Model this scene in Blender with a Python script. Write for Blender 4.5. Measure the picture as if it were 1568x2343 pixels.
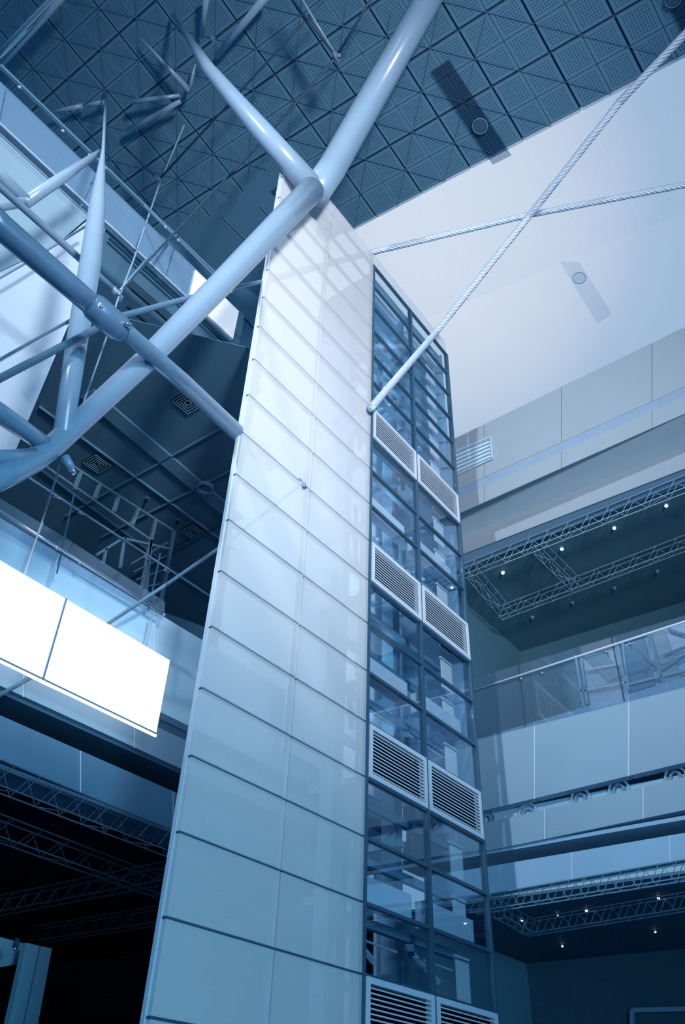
import bpy, math, random
from mathutils import Vector, Matrix
import numpy as np
random.seed(7)
S = bpy.context.scene
for o in list(bpy.data.objects): bpy.data.objects.remove(o)
# ------------------------------------------------------------------ camera
F = 1833.0; CX, CY = 784.0, 1171.5; EYE = 1.6
def _n(v): return v/np.linalg.norm(v)
AU = _n(np.array([97, -2241.5, F])); AX = np.array([1826, 1578., F]); AX = _n(AX-AU*AX.dot(AU)); AY = np.cross(AU, AX)
cam = bpy.data.cameras.new('camera'); co = bpy.data.objects.new('camera', cam); S.collection.objects.link(co)
cam.sensor_fit = 'HORIZONTAL'; cam.sensor_width = 36; cam.lens = F/1568*36; cam.clip_end = 500
co.matrix_world = Matrix(((AX[0], -AX[1], -AX[2], 0), (AY[0], -AY[1], -AY[2], 0), (AU[0], -AU[1], -AU[2], EYE), (0, 0, 0, 1)))
S.camera = co
S.view_settings.view_transform = 'Standard'; S.view_settings.look = 'None'
S.view_settings.gamma = 1; S.view_settings.use_curve_mapping = False
S.view_settings.exposure = 0.0
def ray(x, y):
    d = np.array([x-CX, y-CY, F]); return np.array([d@AX, d@AY, d@AU])
# ------------------------------------------------------------------ world (hazy bright sky, blue away from the sun's glow)
W = bpy.data.worlds.new('sky'); S.world = W; W.use_nodes = True; nt = W.node_tree; nt.nodes.clear()
def N(t, **k):
    n = nt.nodes.new(t)
    for a, b in k.items(): setattr(n, a, b)
    return n
tc = N('ShaderNodeTexCoord'); g = _n(ray(930, 540))
dt = N('ShaderNodeVectorMath', operation='DOT_PRODUCT'); nt.links.new(tc.outputs['Generated'], dt.inputs[0]); dt.inputs[1].default_value = tuple(g)
cl = N('ShaderNodeTexNoise'); cl.inputs['Scale'].default_value = 3.0; cl.inputs['Detail'].default_value = 5; nt.links.new(tc.outputs['Generated'], cl.inputs['Vector'])
ma = N('ShaderNodeMath', operation='MULTIPLY_ADD'); nt.links.new(cl.outputs['Fac'], ma.inputs[0]); ma.inputs[1].default_value = 0.02
m96 = N('ShaderNodeMath', operation='MULTIPLY'); m96.inputs[1].default_value = .99; nt.links.new(dt.outputs['Value'], m96.inputs[0]); nt.links.new(m96.outputs[0], ma.inputs[2])
rp = N('ShaderNodeValToRGB'); nt.links.new(ma.outputs[0], rp.inputs[0]); el = rp.color_ramp.elements
el[0].position = 0.0; el[0].color = (.055, .18, .32, 1); el[1].position = 1.0; el[1].color = (.68, .77, .89, 1)
for ps, c_ in ((.70, (.16, .36, .55)), (.87, (.25, .41, .62)), (.93, (.30, .46, .66)), (.965, (.38, .52, .71)), (.985, (.56, .66, .81))):
    e = el.new(ps); e.color = (*c_, 1)
bg = N('ShaderNodeBackground'); nt.links.new(rp.outputs[0], bg.inputs[0]); bg.inputs[1].default_value = 1.0
wo = N('ShaderNodeOutputWorld'); nt.links.new(bg.outputs[0], wo.inputs[0])
# ------------------------------------------------------------------ added lamps, none of them in view
def spot(name, loc, to, e, size, col, blend=1.0, r=2.0):
    l = bpy.data.lights.new(name, 'SPOT'); l.energy = e; l.spot_size = math.radians(size); l.spot_blend = blend; l.color = col; l.shadow_soft_size = r
    o = bpy.data.objects.new(name, l); S.collection.objects.link(o); p = Vector(loc)+Vector((0, 0, EYE)); o.location = p
    o.rotation_euler = (Vector(to)+Vector((0, 0, EYE))-p).to_track_quat('-Z', 'Y').to_euler()
spot('skylight_floodlight', (-6, -17, 9), (12, 10, 22), 56000, 60, (1.0, .965, .96))  # unseen spot added to brighten the upper tower face
spot('high_side_floodlight', (-22, 4, 25), (5, 9.5, 19), 36000, 50, (.95, .97, 1.0), r=.7)  # unseen spot added to put highlights on the struts
spot('hall_floodlight', (-2, -14, 3), (12.5, 11, 5), 12800, 62, (.33, .74, 1.0))  # unseen spot added to lift the lower tower and left wing
# ------------------------------------------------------------------ materials
def mat(name, col, rough=.5, spec=.3, metal=0, var=.06, vs=1.5, alpha=1.0, emit=None, es=1.0, bump=0):
    m = bpy.data.materials.new(name); m.use_nodes = True; t = m.node_tree; b = t.nodes['Principled BSDF']
    no = t.nodes.new('ShaderNodeTexNoise'); no.inputs['Scale'].default_value = vs; no.inputs['Detail'].default_value = 3
    tc = t.nodes.new('ShaderNodeTexCoord'); t.links.new(tc.outputs['Object'], no.inputs['Vector'])
    mx = t.nodes.new('ShaderNodeMix'); mx.data_type = 'RGBA'; t.links.new(no.outputs['Fac'], mx.inputs[0])
    mx.inputs[6].default_value = (*[c*(1-var) for c in col], 1); mx.inputs[7].default_value = (*[min(1, c*(1+var)) for c in col], 1)
    t.links.new(mx.outputs[2], b.inputs['Base Color'])
    b.inputs['Roughness'].default_value = rough; b.inputs['Metallic'].default_value = metal; b.inputs['Specular IOR Level'].default_value = spec
    b.inputs['Alpha'].default_value = alpha
    if bump:
        bu = t.nodes.new('ShaderNodeBump'); bu.inputs['Strength'].default_value = bump; t.links.new(no.outputs['Fac'], bu.inputs['Height']); t.links.new(bu.outputs[0], b.inputs['Normal'])
    if emit: b.inputs['Emission Color'].default_value = (*emit, 1); b.inputs['Emission Strength'].default_value = es
    return m
def glass(name, tint, refl=.12, rough=.02, body=None, bw=0.0):
    m = bpy.data.materials.new(name); m.use_nodes = True; t = m.node_tree; t.nodes.clear()
    o = t.nodes.new('ShaderNodeOutputMaterial'); tr = t.nodes.new('ShaderNodeBsdfTransparent'); tr.inputs[0].default_value = (*tint, 1)
    gl = t.nodes.new('ShaderNodeBsdfGlossy'); gl.inputs['Roughness'].default_value = rough; gl.inputs[0].default_value = (.9, .95, 1, 1)
    fr = t.nodes.new('ShaderNodeLayerWeight'); fr.inputs[0].default_value = .35
    ml = t.nodes.new('ShaderNodeMath'); ml.operation = 'MULTIPLY_ADD'; t.links.new(fr.outputs['Fresnel'], ml.inputs[0]); ml.inputs[1].default_value = refl; ml.inputs[2].default_value = refl*.6
    mx = t.nodes.new('ShaderNodeMixShader'); t.links.new(ml.outputs[0], mx.inputs[0]); t.links.new(tr.outputs[0], mx.inputs[1]); t.links.new(gl.outputs[0], mx.inputs[2])
    last = mx
    if body:
        df = t.nodes.new('ShaderNodeBsdfDiffuse'); no = t.nodes.new('ShaderNodeTexNoise'); no.inputs['Scale'].default_value = .6
        c2 = t.nodes.new('ShaderNodeMix'); c2.data_type = 'RGBA'; t.links.new(no.outputs['Fac'], c2.inputs[0]); c2.inputs[6].default_value = (*[c*.94 for c in body], 1); c2.inputs[7].default_value = (*body, 1)
        t.links.new(c2.outputs[2], df.inputs[0])
        m2 = t.nodes.new('ShaderNodeMixShader'); m2.inputs[0].default_value = bw; t.links.new(mx.outputs[0], m2.inputs[1]); t.links.new(df.outputs[0], m2.inputs[2]); last = m2
    t.links.new(last.outputs[0], o.inputs[0]); return m
M = {}
M['panel'] = glass('white_translucent_cladding', (.97, .985, 1), .08, .12, (.86, .90, .95), .50)
M['toppanel'] = glass('pale_parapet_cladding', (.95, .97, 1), .08, .15, (.86, .91, .97), .30)
M['glass'] = glass('tower_glazing', (.90, .95, .98), .12, .02)
M['clear'] = glass('balustrade_glass', (.86, .92, .97), .10, .02, (.30, .45, .62), .10)
M['canopy'] = glass('frosted_canopy_glass', (.985, .99, 1), .0, .3, (.9, .95, 1), .02)
M['strip'] = glass('frosted_fascia_glass', (.80, .88, .96), .12, .1, (.19, .34, .52), .55)
M['mullion'] = mat('dark_blue_mullion', (.035, .10, .17), .35, .5)
M['joint'] = mat('joint_gasket', (.03, .09, .16), .6)
M['edge'] = mat('bright_edge_trim', (.55, .68, .82), .3, .6)
M['louver'] = mat('louvre_aluminium', (.62, .72, .84), .4, .5)
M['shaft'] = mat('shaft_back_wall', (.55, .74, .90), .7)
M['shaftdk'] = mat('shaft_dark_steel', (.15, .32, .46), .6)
M['blind'] = mat('white_blind', (.80, .87, .95), .6)
M['spandrel'] = mat('white_slab_edge', (.62, .73, .85), .7, var=.12, vs=2)
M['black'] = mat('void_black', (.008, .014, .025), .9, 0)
M['tube'] = mat('painted_steel_tube', (.25, .39, .55), .28, .65, bump=.02, vs=4)
M['pipe'] = mat('brushed_steel_pipe', (.20, .34, .50), .3, .6, .3, vs=6)
M['rope'] = mat('galvanised_rope', (.56, .68, .82), .35, .5, .1)  # pale tone puts the washing-out by bright sky into the rope colour
M['darkcable'] = mat('dark_cable', (.03, .07, .12), .5, .4)
M['chrome'] = mat('polished_steel', (.75, .82, .9), .12, .8, .9)
M['ceilback'] = mat('ceiling_void', (.05, .12, .20), .8)
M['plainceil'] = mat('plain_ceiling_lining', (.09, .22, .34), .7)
M['soffit'] = mat('dark_soffit_board', (.055, .14, .22), .65, .25, var=.1)  # shade on the left side is put into this dark tone
M['soffitbeam'] = mat('soffit_beam', (.09, .20, .31), .5, .3)
M['palewall'] = mat('pale_wall_lining', (.44, .58, .74), .6)
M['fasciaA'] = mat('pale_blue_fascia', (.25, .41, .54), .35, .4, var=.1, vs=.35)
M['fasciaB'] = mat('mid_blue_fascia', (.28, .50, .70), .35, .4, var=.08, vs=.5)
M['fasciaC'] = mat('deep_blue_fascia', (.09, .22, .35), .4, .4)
M['rwall'] = mat('upper_wall_render', (.29, .375, .455), .6, var=.04)
M['rdark'] = mat('shadow_gap_lining', (.24, .35, .50), .6)
M['rsoffit'] = mat('upper_soffit_lining', (.50, .68, .80), .6)
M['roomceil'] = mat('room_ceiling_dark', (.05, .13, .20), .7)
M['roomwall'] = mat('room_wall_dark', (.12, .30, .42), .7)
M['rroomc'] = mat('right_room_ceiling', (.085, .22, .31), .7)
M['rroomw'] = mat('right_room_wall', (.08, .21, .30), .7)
M['truss'] = mat('grey_lattice_steel', (.26, .44, .58), .5)
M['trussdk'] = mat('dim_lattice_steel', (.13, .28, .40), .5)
M['lamp'] = mat('lit_lamp', (.9, .95, 1), emit=(1, 1, 1), es=6)
M['screen'] = mat('backlit_white_panel', (.95, .97, 1), emit=(.96, .98, 1), es=1.1)  # brightness of the white panels is put in as emission
M['endscreen'] = mat('backlit_pale_panel', (.80, .86, .94), emit=(.78, .85, .95), es=.42)  # bright patch on the strip end put in as emission, no lamp behind
M['pillar'] = mat('pale_pillar_cladding', (.30, .50, .72), .4)
M['bluepillar'] = mat('blue_pillar_cladding', (.28, .62, .80), .3, .5, var=.15)
M['wire'] = mat('bracing_wire', (.085, .20, .34), .5)
M['faint'] = glass('faint_trough_glass', (.90, .93, .96), .02, .2)
M['cage'] = mat('cage_steel', (.06, .14, .21), .5)
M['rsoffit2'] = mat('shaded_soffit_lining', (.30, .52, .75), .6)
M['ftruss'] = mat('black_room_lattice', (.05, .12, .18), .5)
M['fasciaL'] = mat('left_balcony_fascia', (.42, .66, .84), .35, .4, var=.1, vs=.35)  # lightened fascia copy, makes up in colour for weaker light on the left
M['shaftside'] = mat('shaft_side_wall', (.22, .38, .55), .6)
M['seam'] = mat('soffit_seam', (.075, .18, .275), .6)
M['ropedk'] = mat('weathered_rope', (.11, .22, .33), .4, .5)  # darker copy of the rope for the left stretches
M['floor'] = mat('hall_floor', (.20, .34, .52), .4)
def perf(name, col, hole):
    m = bpy.data.materials.new(name); m.use_nodes = True; t = m.node_tree; b = t.nodes['Principled BSDF']
    uv = t.nodes.new('ShaderNodeUVMap'); sc = t.nodes.new('ShaderNodeVectorMath'); sc.operation = 'SCALE'; sc.inputs['Scale'].default_value = 11; t.links.new(uv.outputs[0], sc.inputs[0])
    fr = t.nodes.new('ShaderNodeVectorMath'); fr.operation = 'FRACTION'; t.links.new(sc.outputs[0], fr.inputs[0])
    ds = t.nodes.new('ShaderNodeVectorMath'); ds.operation = 'DISTANCE'; t.links.new(fr.outputs[0], ds.inputs[0]); ds.inputs[1].default_value = (.5, .5, 0)
    lt = t.nodes.new('ShaderNodeMath'); lt.operation = 'LESS_THAN'; t.links.new(ds.outputs['Value'], lt.inputs[0]); lt.inputs[1].default_value = .27
    # plain margin round the perforated field
    c = t.nodes.new('ShaderNodeVectorMath'); c.operation = 'SUBTRACT'; t.links.new(uv.outputs[0], c.inputs[0]); c.inputs[1].default_value = (.5, .5, 0)
    ab = t.nodes.new('ShaderNodeVectorMath'); ab.operation = 'ABSOLUTE'; t.links.new(c.outputs[0], ab.inputs[0])
    sx = t.nodes.new('ShaderNodeSeparateXYZ'); t.links.new(ab.outputs[0], sx.inputs[0])
    mxm = t.nodes.new('ShaderNodeMath'); mxm.operation = 'MAXIMUM'; t.links.new(sx.outputs[0], mxm.inputs[0]); t.links.new(sx.outputs[1], mxm.inputs[1])
    l2 = t.nodes.new('ShaderNodeMath'); l2.operation = 'LESS_THAN'; t.links.new(mxm.outputs[0], l2.inputs[0]); l2.inputs[1].default_value = .41
    mu = t.nodes.new('ShaderNodeMath'); mu.operation = 'MULTIPLY'; t.links.new(lt.outputs[0], mu.inputs[0]); t.links.new(l2.outputs[0], mu.inputs[1])
    mx = t.nodes.new('ShaderNodeMix'); mx.data_type = 'RGBA'; t.links.new(mu.outputs[0], mx.inputs[0]); mx.inputs[6].default_value = (*col, 1); mx.inputs[7].default_value = (*hole, 1)
    t.links.new(mx.outputs[2], b.inputs['Base Color']); b.inputs['Roughness'].default_value = .6; b.inputs['Specular IOR Level'].default_value = .2
    return m
M['tile'] = perf('perforated_ceiling_tile', (.11, .255, .375), (.035, .10, .165))
# ------------------------------------------------------------------ geometry helpers (camera-centred coordinates, lifted by EYE when linked)
LOC = {}
COL = S.collection
def tag(o, label=None, cat=None, group=None, kind=None):
    if label: o['label'] = label
    if cat: o['category'] = cat
    if group: o['group'] = group
    if kind: o['kind'] = kind
    return o
def thing(name, label, cat, loc, group=None, kind=None):
    o = bpy.data.objects.new(name, None); COL.objects.link(o); o.empty_display_size = .2
    o.location = (loc[0], loc[1], loc[2]+EYE); LOC[o] = Vector(loc); tag(o, label, cat, group, kind); return o
def link(name, me, loc, parent=None):
    o = bpy.data.objects.new(name, me); COL.objects.link(o); loc = Vector(loc); LOC[o] = loc
    if parent is None: o.location = loc+Vector((0, 0, EYE))
    else: o.parent = parent; o.location = loc-LOC[parent]
    return o
def mesh(name, vs, fs, m, parent=None, smooth=False, uv=None, centre=True):
    vs = [Vector(v) for v in vs]; c = sum(vs, Vector())/len(vs) if centre else Vector()
    me = bpy.data.meshes.new(name); me.from_pydata([v-c for v in vs], [], fs); me.materials.append(M[m] if isinstance(m, str) else m)
    if smooth: me.polygons.foreach_set('use_smooth', [True]*len(me.polygons))
    if uv:
        l = me.uv_layers.new(); 
        for p in me.polygons:
            for li, vi in zip(p.loop_indices, p.vertices): l.data[li].uv = uv[vi]
    me.update(); return link(name, me, c, parent)
def prism_data(pts, ext):
    pts = [Vector(p) for p in pts]; ext = Vector(ext); n = len(pts)
    vs = pts+[p+ext for p in pts]; fs = [list(range(n)), list(range(2*n-1, n-1, -1))]+[[i, i+n, (i+1) % n+n, (i+1) % n] for i in range(n)]
    return vs, fs
def prism(name, pts, ext, m, parent=None):
    vs, fs = prism_data(pts, ext)
    nrm = (vs[1]-vs[0]).cross(vs[2]-vs[0])
    if nrm.dot(Vector(ext)) > 0: fs = [f[::-1] for f in fs]
    return mesh(name, vs, fs, m, parent)
def box_data(a, b):
    x0, y0, z0 = [min(p, q) for p, q in zip(a, b)]; x1, y1, z1 = [max(p, q) for p, q in zip(a, b)]
    v = [(x0, y0, z0), (x1, y0, z0), (x1, y1, z0), (x0, y1, z0), (x0, y0, z1), (x1, y0, z1), (x1, y1, z1), (x0, y1, z1)]
    return v, [[3, 2, 1, 0], [4, 5, 6, 7], [0, 1, 5, 4], [1, 2, 6, 5], [2, 3, 7, 6], [3, 0, 4, 7]]
def box(name, a, b, m, parent=None):
    v, f = box_data(a, b); return mesh(name, v, f, m, parent)
def merge(parts):
    V, Fc = [], []
    for v, f in parts:
        k = len(V); V += [Vector(p) for p in v]; Fc += [[i+k for i in q] for q in f]
    return V, Fc
def tube_data(pts, rs, seg=16, cap=True):
    pts = [Vector(p) for p in pts]; rs = rs if isinstance(rs, (list, tuple)) else [rs]*len(pts)
    V, Fc = [], []; up = None
    for i, p in enumerate(pts):
        d = (pts[min(i+1, len(pts)-1)]-pts[max(i-1, 0)]).normalized()
        if up is None: up = d.orthogonal().normalized()
        up = (up-d*up.dot(d)).normalized(); sd = d.cross(up)
        for k in range(seg):
            a = 2*math.pi*k/seg; V.append(p+(up*math.cos(a)+sd*math.sin(a))*rs[i])
    for i in range(len(pts)-1):
        for k in range(seg):
            Fc.append([i*seg+k, i*seg+(k+1) % seg, (i+1)*seg+(k+1) % seg, (i+1)*seg+k])
    if cap: Fc += [list(range(seg))[::-1], [(len(pts)-1)*seg+k for k in range(seg)]]
    return V, Fc
def tube(name, pts, rs, m, parent=None, seg=16):
    v, f = tube_data(pts, rs, seg); return mesh(name, v, f, m, parent, smooth=seg > 6)
def bar_data(p, q, w, h=None, up=(0, 0, 1)):
    p, q = Vector(p), Vector(q); h = h or w; d = (q-p).normalized(); u = Vector(up)
    if abs(d.dot(u)) > .95: u = Vector((1, 0, 0))
    s = d.cross(u).normalized()*w/2; t = s.cross(d).normalized()*h/2
    v = [p-s-t, p+s-t, p+s+t, p-s+t, q-s-t, q+s-t, q+s+t, q-s+t]
    return v, [[0, 1, 2, 3], [7, 6, 5, 4], [1, 0, 4, 5], [2, 1, 5, 6], [3, 2, 6, 7], [0, 3, 7, 4]]
def bar(name, p, q, w, m, parent=None, h=None):
    v, f = bar_data(p, q, w, h); return mesh(name, v, f, m, parent)
def sphere(name, c, r, m, parent=None, n=12):
    c = Vector(c); V = [c+Vector((0, 0, r))]; 
    for i in range(1, n//2):
        t = math.pi*i/(n//2)
        for k in range(n): a = 2*math.pi*k/n; V.append(c+Vector((math.sin(t)*math.cos(a), math.sin(t)*math.sin(a), math.cos(t)))*r)
    V.append(c-Vector((0, 0, r))); R = n//2-1; Fc = [[0, 1+k, 1+(k+1) % n] for k in range(n)]
    for i in range(R-1): Fc += [[1+i*n+k, 1+(i+1)*n+k, 1+(i+1)*n+(k+1) % n, 1+i*n+(k+1) % n] for k in range(n)]
    Fc += [[1+(R-1)*n+k, len(V)-1, 1+(R-1)*n+(k+1) % n] for k in range(n)]
    return mesh(name, V, Fc, m, parent, True)
def ring_data(c, nrm, r0, r1, h, seg=24):
    c, nrm = Vector(c), Vector(nrm).normalized(); u = nrm.orthogonal().normalized(); w = nrm.cross(u); V = []
    for rr, hh in ((r0, 0), (r1, 0), (r1, h), (r0, h)):
        for k in range(seg): a = 2*math.pi*k/seg; V.append(c+(u*math.cos(a)+w*math.sin(a))*rr+nrm*hh)
    Fc = []
    for j in range(4):
        for k in range(seg): Fc.append([j*seg+k, j*seg+(k+1) % seg, ((j+1) % 4)*seg+(k+1) % seg, ((j+1) % 4)*seg+k])
    return V, Fc
# a pixel of the frame carried onto a real plane
def pY(x, y, Y): r = ray(x, y); return Vector(r*Y/r[1])
def pX(x, y, X): r = ray(x, y); return Vector(r*X/r[0])
def pZ(x, y, Z): r = ray(x, y); return Vector(r*Z/r[2])
SC = 32.0
CA, CB, CT = Vector((.0708, -.0027, -.0166))*SC, Vector((-.0011, .0729, .0130))*SC, Vector((.1322, .4390, 1.1190))*SC
CN = CA.cross(CB).normalized()
def pC(x, y, off=0.0):
    r = Vector(ray(x, y)); return r*((CT.dot(CN)-off)/r.dot(CN))
def pD(x, y, D): return Vector(ray(x, y))*(D/F)
def rad(p, px):   # metres for a radius of px at point p
    return px*p.dot(Vector((AX[2], AY[2], AU[2])))/F
# ------------------------------------------------------------------ setting: floor and roof
f_ = box('floor', (-12, -22, -1.75), (40, 45, -1.6), 'floor'); tag(f_, kind='structure')
def cc(i, j, off=0): return CT+CA*i+CB*j-CN*off
roof = thing('ceiling', 'blue perforated tile ceiling over the hall', None, cc(0, 0), kind='structure')
back_pts = [cc(-7, 6.2), cc(-7, -9), cc(4.98, -9), cc(4.98, -.2), cc(4.2, .2), cc(4.2, 6.2)]
prism('ceiling_backing', [p+CN*.10 for p in back_pts], CN*.5, 'ceilback', roof)
def quarter_mesh():
    gi, gj = .024, .012   # wide joint at cell edges handled by placing, thin joint between quarters
    a0, a1, b0, b1 = 0, .5-gi, 0, .5-gi
    pts = [CA*a0+CB*b0, CA*a1+CB*b0, CA*a1+CB*b1, CA*a0+CB*b1]
    vs, fs = prism_data(pts, CN*.06); fs = [f[::-1] for f in fs]
    me = bpy.data.meshes.new('ceiling_tile'); me.from_pydata(vs, [], fs); me.materials.append(M['tile'])
    l = me.uv_layers.new(); uv = [(0, 0), (1, 0), (1, 1), (0, 1)]*2
    for p in me.polygons:
        for li, vi in zip(p.loop_indices, p.vertices): l.data[li].uv = uv[vi]
    return me
qm = quarter_mesh()
def topx(p):
    d = p.dot(Vector((AX[2], AY[2], AU[2]))); 
    if d <= 0: return None
    return CX+p.dot(Vector((AX[0], AY[0], AU[0])))/d*F, CY+p.dot(Vector((AX[1], AY[1], AU[1])))/d*F
nt_ = 0
for i in range(-7, 5):
    for j in range(-9, 6):
        for a in (0, 1):
            for b in (0, 1):
                p = cc(i+.5*a+(.019 if a == 0 else .005), j+.5*b+(.019 if b == 0 else .005))
                q = topx(p+CA*.25+CB*.25)
                if not q or not (-50 < q[0] < 1620 and -50 < q[1] < 640): continue
                if i+.5*a > 4.0 and j > -1 and b*.5+j > -.4: continue
                # nothing of it shows below the fascia strip on the left
                if q[1] > 190+q[0]*.955+60: continue
                link('ceiling_tile', qm, p, roof); nt_ += 1
print('tiles', nt_)
# edge trim of the roof in lengths
for j in range(-9, 0):
    p, q = cc(4.99, j+.02), cc(4.99, min(j+.98, -.2))
    prism('edge_trim', [p, q, q+CA*.045, p+CA*.045], CN*.3, 'edge', roof)
# bracing wires under the ceiling
wires = []
for k in range(-8, 12):
    for sgn in (1, -1):
        if sgn == 1: p, q = cc(-6, k-.5-6+1, .05), cc(5, k-.5+5+1, .05)
        else: p, q = cc(-6, k+.5+6-6, .05), cc(5, k+.5-5-6, .05)
        n_ = 44; run = []
        for t in range(n_+1):
            r = p.lerp(q, t/n_); s = topx(r)
            ok = s and -20 < s[0] < 1590 and -20 < s[1] < 640 and s[1] < 170+s[0]*.955 and not (s[0] < 655 and s[1] > 365+(655-s[0])*.71)
            if ok: run.append(r)
            elif run: break
        if len(run) > 3: wires.append((run[0], run[-1]))
for p, q in wires:
    v, f = bar_data(p, q, .015); mesh('bracing_wire', v, f, 'wire', roof)
# plain dark lining at the end of the tiled ceiling, beside the tower
pl = [pC(x, y, .05) for x, y in ((250, 655), (410, 545), (655, 366), (622, 560), (606, 700), (590, 830), (520, 800), (380, 700))]
lin = prism('trim_1', pl, CN*.2, 'plainceil'); tag(lin, kind='structure', label='plain dark ceiling lining past the perforated tiles')
tri = prism('dark_niche', [pC(x, y, .12) for x, y in ((621, 437), (651, 415), (641, 460))], CN*.06, 'joint', lin)
bar('lining_joint', pC(505, 490, .1), pC(572, 558, .1), .02, 'tube', lin); bar('lining_joint', pC(595, 470, .1), pC(640, 520, .1), .02, 'tube', lin)
# frosted glass canopy beyond the roof edge
can = thing('glass_canopy', 'frosted glass canopy sheets beyond the edge of the tiled roof', 'canopy', cc(6, -3))
for j in range(-9, 1):
    for i in (0, 1):
        p = [cc(5.05+1.15*i+.01, j+.01), cc(5.05+1.15*i+1.14, j+.01), cc(5.05+1.15*i+1.14, j+.99), cc(5.05+1.15*i+.01, j+.99)]
        prism('glass_pane', p, CN*.05, 'canopy', can)
# ------------------------------------------------------------------ the tower
YT = 10.0
ZR = [z/2 for z in (-3.1, -2.03, .5, 3.03, 5.57, 8.04, 10.53, 13.03, 15.55, 18.1, 20.7, 23.25, 25.8, 28.35, 30.95, 33.55, 36.05, 38.6, 41.15, 43.7, 46.3, 48.75, 51.15, 52.6)]
XR = [8.72, 11.20, 13.72, 16.17, 18.82]
tw = thing('clad_tower', 'tall slender tower with white panel cladding, glazing and louvre bands', 'tower', (13.7, YT, -1.6))
g_ = .022
for c in (0, 1):
    for r in range(len(ZR)-1):
        box('cladding_panel', (XR[c]+g_, YT, ZR[r]+g_), (XR[c+1]-g_, YT+.07, ZR[r+1]-g_), 'panel', tw)
for c in (2, 3): box('parapet_panel', (XR[c]+g_, YT, ZR[-2]+g_), (XR[c+1]-g_, YT+.07, ZR[-1]-g_), 'toppanel', tw)
# carrier frame behind the joints
for k, x in enumerate(XR[:3]): box('carrier_post', (x-.035 if k else x-.02, YT+.08, ZR[0]), (x+.035, YT+.16, ZR[-1]), 'joint' if k == 1 else 'mullion' if k else 'edge', tw)
for z in ZR[1:-1]: box('carrier_rail', (XR[0]+.01, YT+.03, z-.014), (XR[2]-.03, YT+.12, z+.014), 'joint', tw)
for x in XR[2:]: box('mullion', (x-.045, YT-.03, ZR[0]), (x+.045, YT+.12, ZR[-2]), 'mullion', tw)
LOUV = (3, 7, 11, 15); 
slat = {}
for c in (2, 3):
    x0, x1 = XR[c]+.05, XR[c+1]-.05
    for r in range(len(ZR)-2):
        z0, z1 = ZR[r], ZR[r+1]
        if r in LOUV:
            L_ = link('louvre_grille', None, ((x0+x1)/2, YT, z0), tw)
            for nm, a, b in (('frame_rail', (x0, YT-.06, z1-.13), (x1, YT+.1, z1-.02)), ('frame_rail', (x0, YT-.06, z0+.02), (x1, YT+.1, z0+.13)), ('frame_stile', (x0, YT-.06, z0+.13), (x0+.11, YT+.1, z1-.13)), ('frame_stile', (x1-.11, YT-.06, z0+.13), (x1, YT+.1, z1-.13))):
                box(nm, a, b, 'louver', L_)
            n_ = 12
            for k in range(n_):
                zc = z0+.14+(z1-z0-.28)*(k+.5)/n_
                if c not in slat:
                    v = [Vector((x0+.11, -.05, -.026)), Vector((x1-.11, -.05, -.026)), Vector((x1-.11, -.02, -.018)), Vector((x0+.11, -.02, -.018))]
                    vs, fs = prism_data([p-Vector(((x0+x1)/2, 0, 0)) for p in v], (0, 0, .026)); me = bpy.data.meshes.new('slat'); me.from_pydata(vs, [], [f[::-1] for f in fs]); me.materials.append(M['louver']); slat[c] = me
                link('slat', slat[c], ((x0+x1)/2, YT, zc), L_)
            box('backing', (x0, YT+.14, z0), (x1, YT+.17, z1), 'black' , L_)
        else:
            box('glass_pane', (x0, YT+.02, z0+.03), (x1, YT+.04, z1-.03), 'glass', tw)
        box('transom', (x0-.01, YT-.015, z1-.035), (x1+.01, YT+.10, z1+.035), 'mullion', tw)
# inside the glazed shaft
box('shaft_wall', (13.9, 12.6, ZR[8]), (18.75, 12.7, ZR[-2]), 'shaft', tw)
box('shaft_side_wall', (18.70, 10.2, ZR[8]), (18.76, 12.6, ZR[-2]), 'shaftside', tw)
box('shaft_roof', (13.9, 10.3, ZR[-2]-.1), (18.75, 12.6, ZR[-2]), 'shaftdk', tw)
for x in (14.6, 17.15): box('shaft_column', (x, 11.6, ZR[0]), (x+.35, 12.0, ZR[-2]), 'shaftdk', tw)
for r in range(1, len(ZR)-2):
    z0, z1 = ZR[r], ZR[r+1]
    box('blind', (17.75, YT+.35, z0+.12), (18.32, YT+.38, z1-.30), 'blind', tw)
    box('blind_rail', (17.72, YT+.34, z1-.26), (18.35, YT+.40, z1-.20), 'louver', tw)
    box('floor_beam', (13.9, 10.9, z0-.1), (18.7, 11.05, z0+.08), 'shaftdk', tw)
    if r % 2: box('cross_beam', (14.8, 11.0, z0+.45), (15.0, 12.5, z0+.6), 'shaftdk', tw)
    if r % 3 == 0: box('cross_beam', (16.5, 11.0, z0+.7), (16.7, 12.5, z0+.85), 'shaftdk', tw)
    if r in (6, 10, 14, 18): continue
for r in (5, 9, 13):
    for c in (2, 3): box('slab_edge', (XR[c]+.08, YT+.2, ZR[r]+.05), (XR[c+1]-.45, YT+.45, ZR[r]+.60), 'spandrel', tw)
for c in (2, 3): box('slab_edge', (XR[c]+.1, YT+.25, ZR[-3]+.12), (XR[c+1]-.45, YT+.4, ZR[-3]+.72), 'blind', tw)
for r in (4, 8, 12, 14):
    for c in (2, 3): tube('handrail', [(XR[c]+.1, YT+.5, ZR[r]+.75), (XR[c+1]-.6, YT+.5, ZR[r]+.72)], .022, 'louver', tw, 6)
for k, z_ in enumerate((9, 11.5, 14, 16.5, 19, 21.5, 24)):  # point lights added to lift the dark inside of the glazed shaft
    l = bpy.data.lights.new('shaft_lamp', 'POINT'); l.energy = 26; l.color = (.6, .8, 1); l.shadow_soft_size = .4
    o = bpy.data.objects.new('shaft_lamp', l); COL.objects.link(o); o.location = (16.2, 11.3, z_+EYE)
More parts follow.
